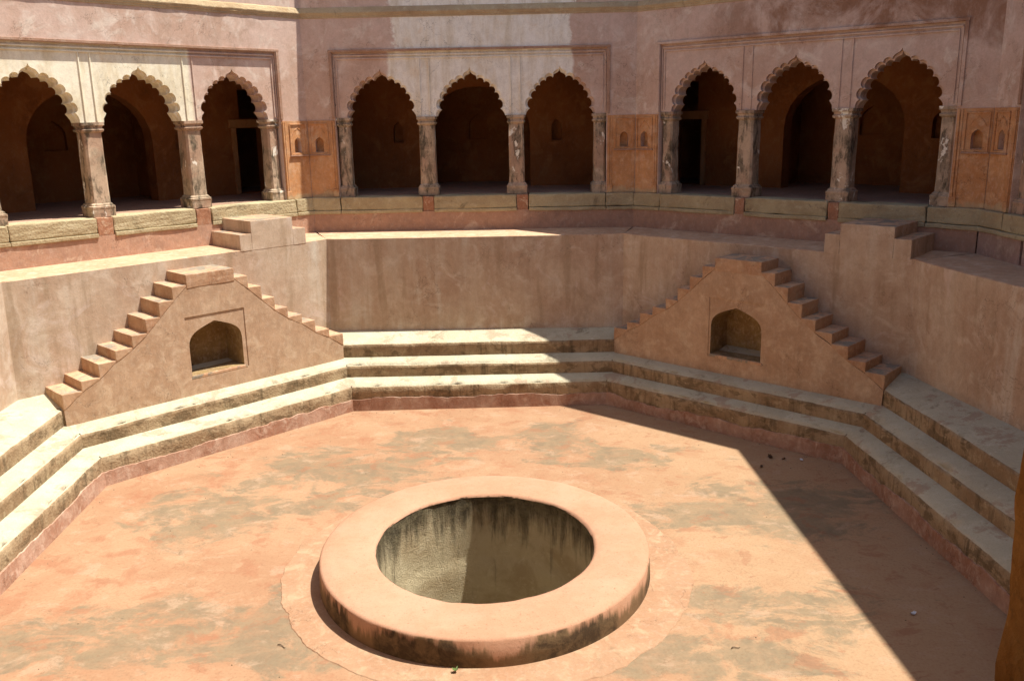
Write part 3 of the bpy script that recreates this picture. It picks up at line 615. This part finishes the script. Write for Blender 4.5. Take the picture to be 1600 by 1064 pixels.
    mb = MB(); mb.add([(-q(.28), .28, -.006), (q(.28), .28, -.006), (q(4.2), 4.2, -.006), (-q(4.2), 4.2, -.006)], [(0, 1, 2, 3)]); mb.build('gallery_floor', M_GFLOOR, t)
    zc2 = 6.5 - ZB
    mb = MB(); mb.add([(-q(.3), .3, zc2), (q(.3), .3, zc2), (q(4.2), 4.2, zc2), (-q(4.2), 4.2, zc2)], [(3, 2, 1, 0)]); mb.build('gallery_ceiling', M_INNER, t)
    nh = [pointed(.11, 4.84 - ZB, 5.15 - ZB, 5.31 - ZB, 5, s * 1.8) for s in (-1, 1)]
    arch = round_arch(1.2, .002, 5.05 - ZB, 6.05 - ZB)
    hw = q(D)
    outer = [(-hw, -.01), (-1.2, -.01)] + [(x, z) for x, z in reversed(arch)] + [(1.2, -.01), (hw, -.01), (hw, zc2), (-hw, zc2)]
    for s in (-1, 1):
        nh += [[(s * 3.45 - .36, .004), (s * 3.45 + .36, .004), (s * 3.45 + .36, 5.24 - ZB), (s * 3.45 - .36, 5.24 - ZB)], [(s * 3.55 - .34, 5.44 - ZB), (s * 3.55 + .34, 5.44 - ZB), (s * 3.55 + .34, 6.05 - ZB), (s * 3.55 - .34, 6.05 - ZB)]]
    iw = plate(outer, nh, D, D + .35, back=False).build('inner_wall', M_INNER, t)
    for s in (-1, 1):
        mb = MB()
        for bx in ((-.47, -.365, 0, 5.24), (.365, .47, 0, 5.24), (-.52, .52, 5.245, 5.42)): mb.box(s * 3.45 + bx[0], s * 3.45 + bx[1], D - .05, D - .002, bx[2] and bx[2] - ZB, bx[3] - ZB)
        mb.build('door_surround', M_DOOR, iw, bevel=.006)
    for s in (-1, 1):
        mb = MB(); mb.box(s * 1.8 - .15, s * 1.8 + .15, D + .2, D + .21, 4.8 - ZB, 5.35 - ZB); mb.build('niche_back', M_INNER, t)
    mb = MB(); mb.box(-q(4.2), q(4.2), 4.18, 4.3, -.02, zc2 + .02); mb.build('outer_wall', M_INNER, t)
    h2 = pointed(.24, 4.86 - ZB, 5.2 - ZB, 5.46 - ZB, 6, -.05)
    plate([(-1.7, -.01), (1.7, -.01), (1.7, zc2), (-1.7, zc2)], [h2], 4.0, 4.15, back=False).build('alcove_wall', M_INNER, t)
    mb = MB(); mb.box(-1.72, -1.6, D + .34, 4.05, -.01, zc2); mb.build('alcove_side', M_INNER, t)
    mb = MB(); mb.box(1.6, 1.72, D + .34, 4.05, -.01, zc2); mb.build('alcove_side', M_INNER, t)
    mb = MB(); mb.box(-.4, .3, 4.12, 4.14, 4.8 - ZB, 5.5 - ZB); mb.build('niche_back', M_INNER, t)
    # partition at the right end along the corner bisector
    Lp = D / math.cos(math.pi / 8)
    o = plate([(.38, -.01), (Lp, -.01), (Lp, zc2), (.38, zc2)], [], -.12, .12).build('partition_wall', M_INNER, t, (hl, 0, 0))
    o.rotation_euler = (0, 0, math.pi / 2 - math.pi / 8)
    # cornice, roof, parapet
    prof = [(.0, -.09), (-.014, -.085), (-.016, -.05), (-.028, -.04), (-.034, -.012), (-.042, -.004), (-.043, .012), (-.005, .09), (.03, .125)]
    zk = H_CORN - ZB
    n = 60; rows = []
    for y, z in prof:
        rows.append([(lerp(-q(y), q(y), j / n), y + noise.noise(Vector((j * .35 + i * 9, z * 20, 0))) * .007, zk + z + noise.noise(Vector((j * .5 + i * 7, 3, 0))) * .006) for j in range(n + 1)])
    mb = MB(); mb.grid(rows); mb.build('cornice', M_CORN, t)
    mb = MB(); y0, y1 = .02, .5; z0, z1 = zk + .03, H_TOP - ZB
    mb.add([(-q(y0), y0, z0), (q(y0), y0, z0), (q(y1), y1, z0), (-q(y1), y1, z0), (-q(y0), y0, z1), (q(y0), y0, z1), (q(y1), y1, z1), (-q(y1), y1, z1)], [(0, 3, 2, 1), (4, 5, 6, 7), (0, 1, 5, 4), (1, 2, 6, 5), (2, 3, 7, 6), (3, 0, 4, 7)])
    mb.build('parapet', up, t)
    mb = MB(); mb.add([(-q(.4), .4, zk - .1), (q(.4), .4, zk - .1), (q(5.5), 5.5, zk - .1), (-q(5.5), 5.5, zk - .1)], [(0, 1, 2, 3)]); mb.build('roof', M_GROUND, t)
    return t
for i in (1, 0, 2, 7, 3, 6, 4): arcade(i)

# near side: wide entrance opening with two stone pillars; the viewer stands behind it
def entrance():
    a, b, mid, rz, L = frame(R5, 5); hl = L / 2
    t = thing('entrance_wall', 'wide entrance opening on the near side where the viewer stands', 'wall', (mid.x, mid.y, ZB), rz)
    q = lambda y: hl + y * TAN
    zc = H_CORN - ZB; ar = [(-2.0, -.01), (-2.0, 1.9)] + [(2.0 * math.cos(math.pi - math.pi * k / 16), 1.9 + .9 * math.sin(math.pi * k / 16)) for k in range(1, 16)] + [(2.0, 1.9), (2.0, -.01)]
    plate([(-hl, -.01)] + ar + [(hl, -.01), (hl, zc), (-hl, zc)], [], 0, .4).build('wall', M_UP, t)
    mb = MB(); mb.add([(-q(-.08), -.08, -.004), (q(-.08), -.08, -.004), (q(5), 5, -.004), (-q(5), 5, -.004)], [(0, 1, 2, 3)]); mb.build('gallery_floor', M_GFLOOR, t)
    mb = MB(); mb.add([(-q(.3), .3, 2.9), (q(.3), .3, 2.9), (q(5), 5, 2.9), (-q(5), 5, 2.9)], [(0, 1, 2, 3)]); mb.build('gallery_ceiling', M_INNER, t)
    mb = MB(); mb.box(-hl, hl, -.09, .3, H5 - ZB, -.01); mb.build('plinth_stone', M_PLINTH, t, bevel=.015)
    mb = MB(); mb.box(-q(0), q(0), 0.01, .5, zc + .01, H_TOP - ZB); mb.build('parapet', M_UP, t)
    return t, mid, rz
ent, emid, erz = entrance()
def near_pillar(x, y, label):
    t = thing('stone_pillar', label, 'pillar', (x, y, ZB), erz)
    rw = [(.2 + .006 * noise.noise(Vector((k * .4, 3, 1))), .2, k * .09, .045) for k in range(19)]
    loft(rw).build('shaft', M_PILLAR, t, jit=.012, sub=2)
    loft([(.185, .185, 1.6, .03), (.23, .23, 1.66, .02), (.24, .24, 1.9, .02)]).build('capital', M_PILLAR, t, jit=.008)
near_pillar(2.008, -8.65, 'rough orange-stained stone pillar cropped by the lower right edge')

# ------------------------------------------------------------------ well
def well():
    SY = 1.06; RO, RI, H = 1.986, 1.32, .338; n = 160
    t = thing('well', 'round well with a wide terracotta rim and mossy shaft at the floor centre', 'well', (wcx, wcy, 0))
    def row(r, z, amp=0.0, za=0.0, sd=0, fr=3.0):
        out = []
        for k in range(n):
            a = 2 * math.pi * k / n; w = Vector((math.cos(a) * fr, math.sin(a) * fr, sd + z * 2))
            rr = r + amp * (noise.noise(w) + .6 * noise.noise(w * 3.3)); out.append((rr * math.cos(a), rr * math.sin(a) * SY, z + za * noise.noise(w * 1.7 + Vector((3, 3, 3)))))
        return out
    rows = [row(RO + .012, -.03), row(RO + .006, .12, .006), row(RO, H - .03, .004), row(RO - .012, H - .012, .010, .006, 7, 8), row(RO - .035, H, .008, .005, 7, 6), row(lerp(RO, RI, .25), H + .008, 0, .009), row(lerp(RO, RI, .5), H + .012, 0, .012), row(lerp(RO, RI, .75), H + .010, 0, .010), row(RI + .05, H + .004, .006, .005), row(RI + .02, H - .006, .012, .008, 3, 4.3), row(RI + .006, H - .035, .010, 0, 3, 4)]
    MB().grid(rows, closed=True).build('rim', M_RING, t, smooth=True)
    rows = [row(RI + .012, H - .022, .012, 0, 3, 5)] + [row(RI + (.01 if z > -.64 else .0), z, .012, .0, 5, 4) for z in (.2, .05, -.15, -.35, -.55, -.62, -.66, -.9, -1.2, -1.6, -2.1, -2.7, -3.5, -4.6)]
    MB().grid(rows, closed=True).build('shaft', M_SHAFT, t, smooth=True)
    MB().grid([row(RI + .1, -4.5), row(.7, -4.46, 0, .08), row(.05, -4.42)], closed=True).build('shaft_bottom', M_EARTH, t)
    # irregular cement apron laid round the well
    out0, out1 = [], []
    m = 420
    for k in range(m):
        a = 2 * math.pi * k / m; w = Vector((math.cos(a), math.sin(a), 0)); r = 2.50 + .16 * noise.noise(w * 1.3) + .06 * noise.noise(w * 4.1) + .03 * noise.noise(w * 13) + .014 * noise.noise(w * 37)
        x, y = .05 + r * math.cos(a), -.0 + r * math.sin(a) * 1.0
        out0.append((x, y, .001)); out1.append((x - .008 * math.cos(a), y - .008 * math.sin(a), .009 + .004 * noise.noise(w * 12)))
    inn = [(1.9 * math.cos(2 * math.pi * k / m), 1.9 * SY * math.sin(2 * math.pi * k / m), .03) for k in range(m)]
    midr = [((p[0] + q_[0]) / 2, (p[1] + q_[1]) / 2, .02) for p, q_ in zip(out1, inn)]
    MB().grid([out0, out1, midr, inn], closed=True).build('cement_apron', M_APRON, t)
well()

# ------------------------------------------------------------------ litter
def scrap(name, x, y, z, s, rz, m, label, cat, curl=.4, group=None):
    mb = MB(); k = 5
    rows = [[((u / (k - 1) - .5) * s, (v / (k - 1) - .5) * s * .6 * (1 - .7 * abs(u / (k - 1) - .5)), .004 + s * curl * ((u / (k - 1) - .5) ** 2 + .5 * abs(noise.noise(Vector((u * .7 + x, v * .7, y)))))) for u in range(k)] for v in range(k)]
    top = [[(px, py, pz + .003) for px, py, pz in r] for r in rows]
    mb.grid(rows); mb.grid(top)
    o = mb.build(name, m, None, (x, y, z)); o.rotation_euler = (0, 0, rz); tag(o, label, cat, group)
scrap('paper_scrap', 4.87, -1.75, .004, .075, .6, M_PAPER, 'small white paper scrap on shaded floor near the lower right pillar', 'litter')
scrap('paper_scrap', 5.05, 2.75, .004, .075, 1.6, M_PAPER, 'small white paper scrap in the shaded floor corner below the right steps', 'litter')
for x, y, sz, lab in [(4.6, 2.9, .12, 'largest dark dry leaf in the shaded floor corner beside the white scrap'), (4.35, 2.5, .08, 'lone dark dry leaf nearest the sunlit floor in the shaded corner'), (4.78, 2.8, .07, 'smallest dark dry leaf in the shaded floor corner, closest to the steps')]:
    scrap('dry_leaf', x, y, .004, sz, random.uniform(0, 3), M_LEAF, lab, 'leaf', .5, 'dry leaves in the floor corner')
def twig(x, y, L, rz, label):
    mb = MB(); rows = []
    for j in range(6):
        u = j / 5; c = Vector((u * L - L / 2, .012 * math.sin(u * 5), .012 + .004 * math.sin(u * 7))); r = .006 * (1 - .5 * u)
        rows.append([(c.x, c.y + r * math.cos(2 * math.pi * q / 5), c.z + r * math.sin(2 * math.pi * q / 5)) for q in range(5)])
    o = mb.grid(rows, closed=True).build('twig', M_LEAF, None, (x, y, 0)); o.rotation_euler = (0, 0, rz); tag(o, label, 'twig')
twig(2.78, -2.35, .09, .2, 'short dark twig on sunlit floor right of the well')
twig(-1.95, -2.2, .12, -.5, 'thin dark twig on the cement apron left of the well')
def sprout(x, y):
    t = thing('weed', 'tiny green weed sprouting at the foot of the well rim', 'weed', (x, y, .03))
    for k in range(7):
        a = k * 0.95; L = random.uniform(.03, .055); mb = MB()
        rows = [[(u * L * .8, w * .012 * math.sin(math.pi * (u * .9 + .05)), u * L * .9 + (1 - u) * .005 + .004 * abs(w)) for w in (-1, 0, 1)] for u in (0, .35, .7, 1)]
        o = mb.grid(rows).build('leaf', M_GREEN, t); o.rotation_euler = (0, 0, a)
sprout(-.09, -2.72)

def grit():
    mb = MB(); rnd = random.Random(4); n = 0
    while n < 260:
        if n < 150:
            k = rnd.randrange(8); u = rnd.random(); p = lerp(R0[k], R0[(k + 1) % 8], u) * (1 - abs(rnd.gauss(.02, .03)))
        else: p = Vector((rnd.uniform(-5, 5.4), rnd.uniform(-4, 5)))
        if (p - Vector((wcx, wcy))).length < 2.75 or p.length > 6.0: continue
        r = rnd.uniform(.004, .011); n += 1
        v = [(p.x + r * math.cos(a) * rnd.uniform(.7, 1.4), p.y + r * math.sin(a), .001) for a in (0, 1.6, 3.1, 4.7)] + [(p.x, p.y, r * rnd.uniform(.6, 1.2))]
        mb.add(v, [(0, 1, 4), (1, 2, 4), (2, 3, 4), (3, 0, 4)])
    tag(mb.build('grit', M_EARTH), 'loose grit and pebbles scattered over the terracotta floor', 'grit', kind='stuff')
grit()
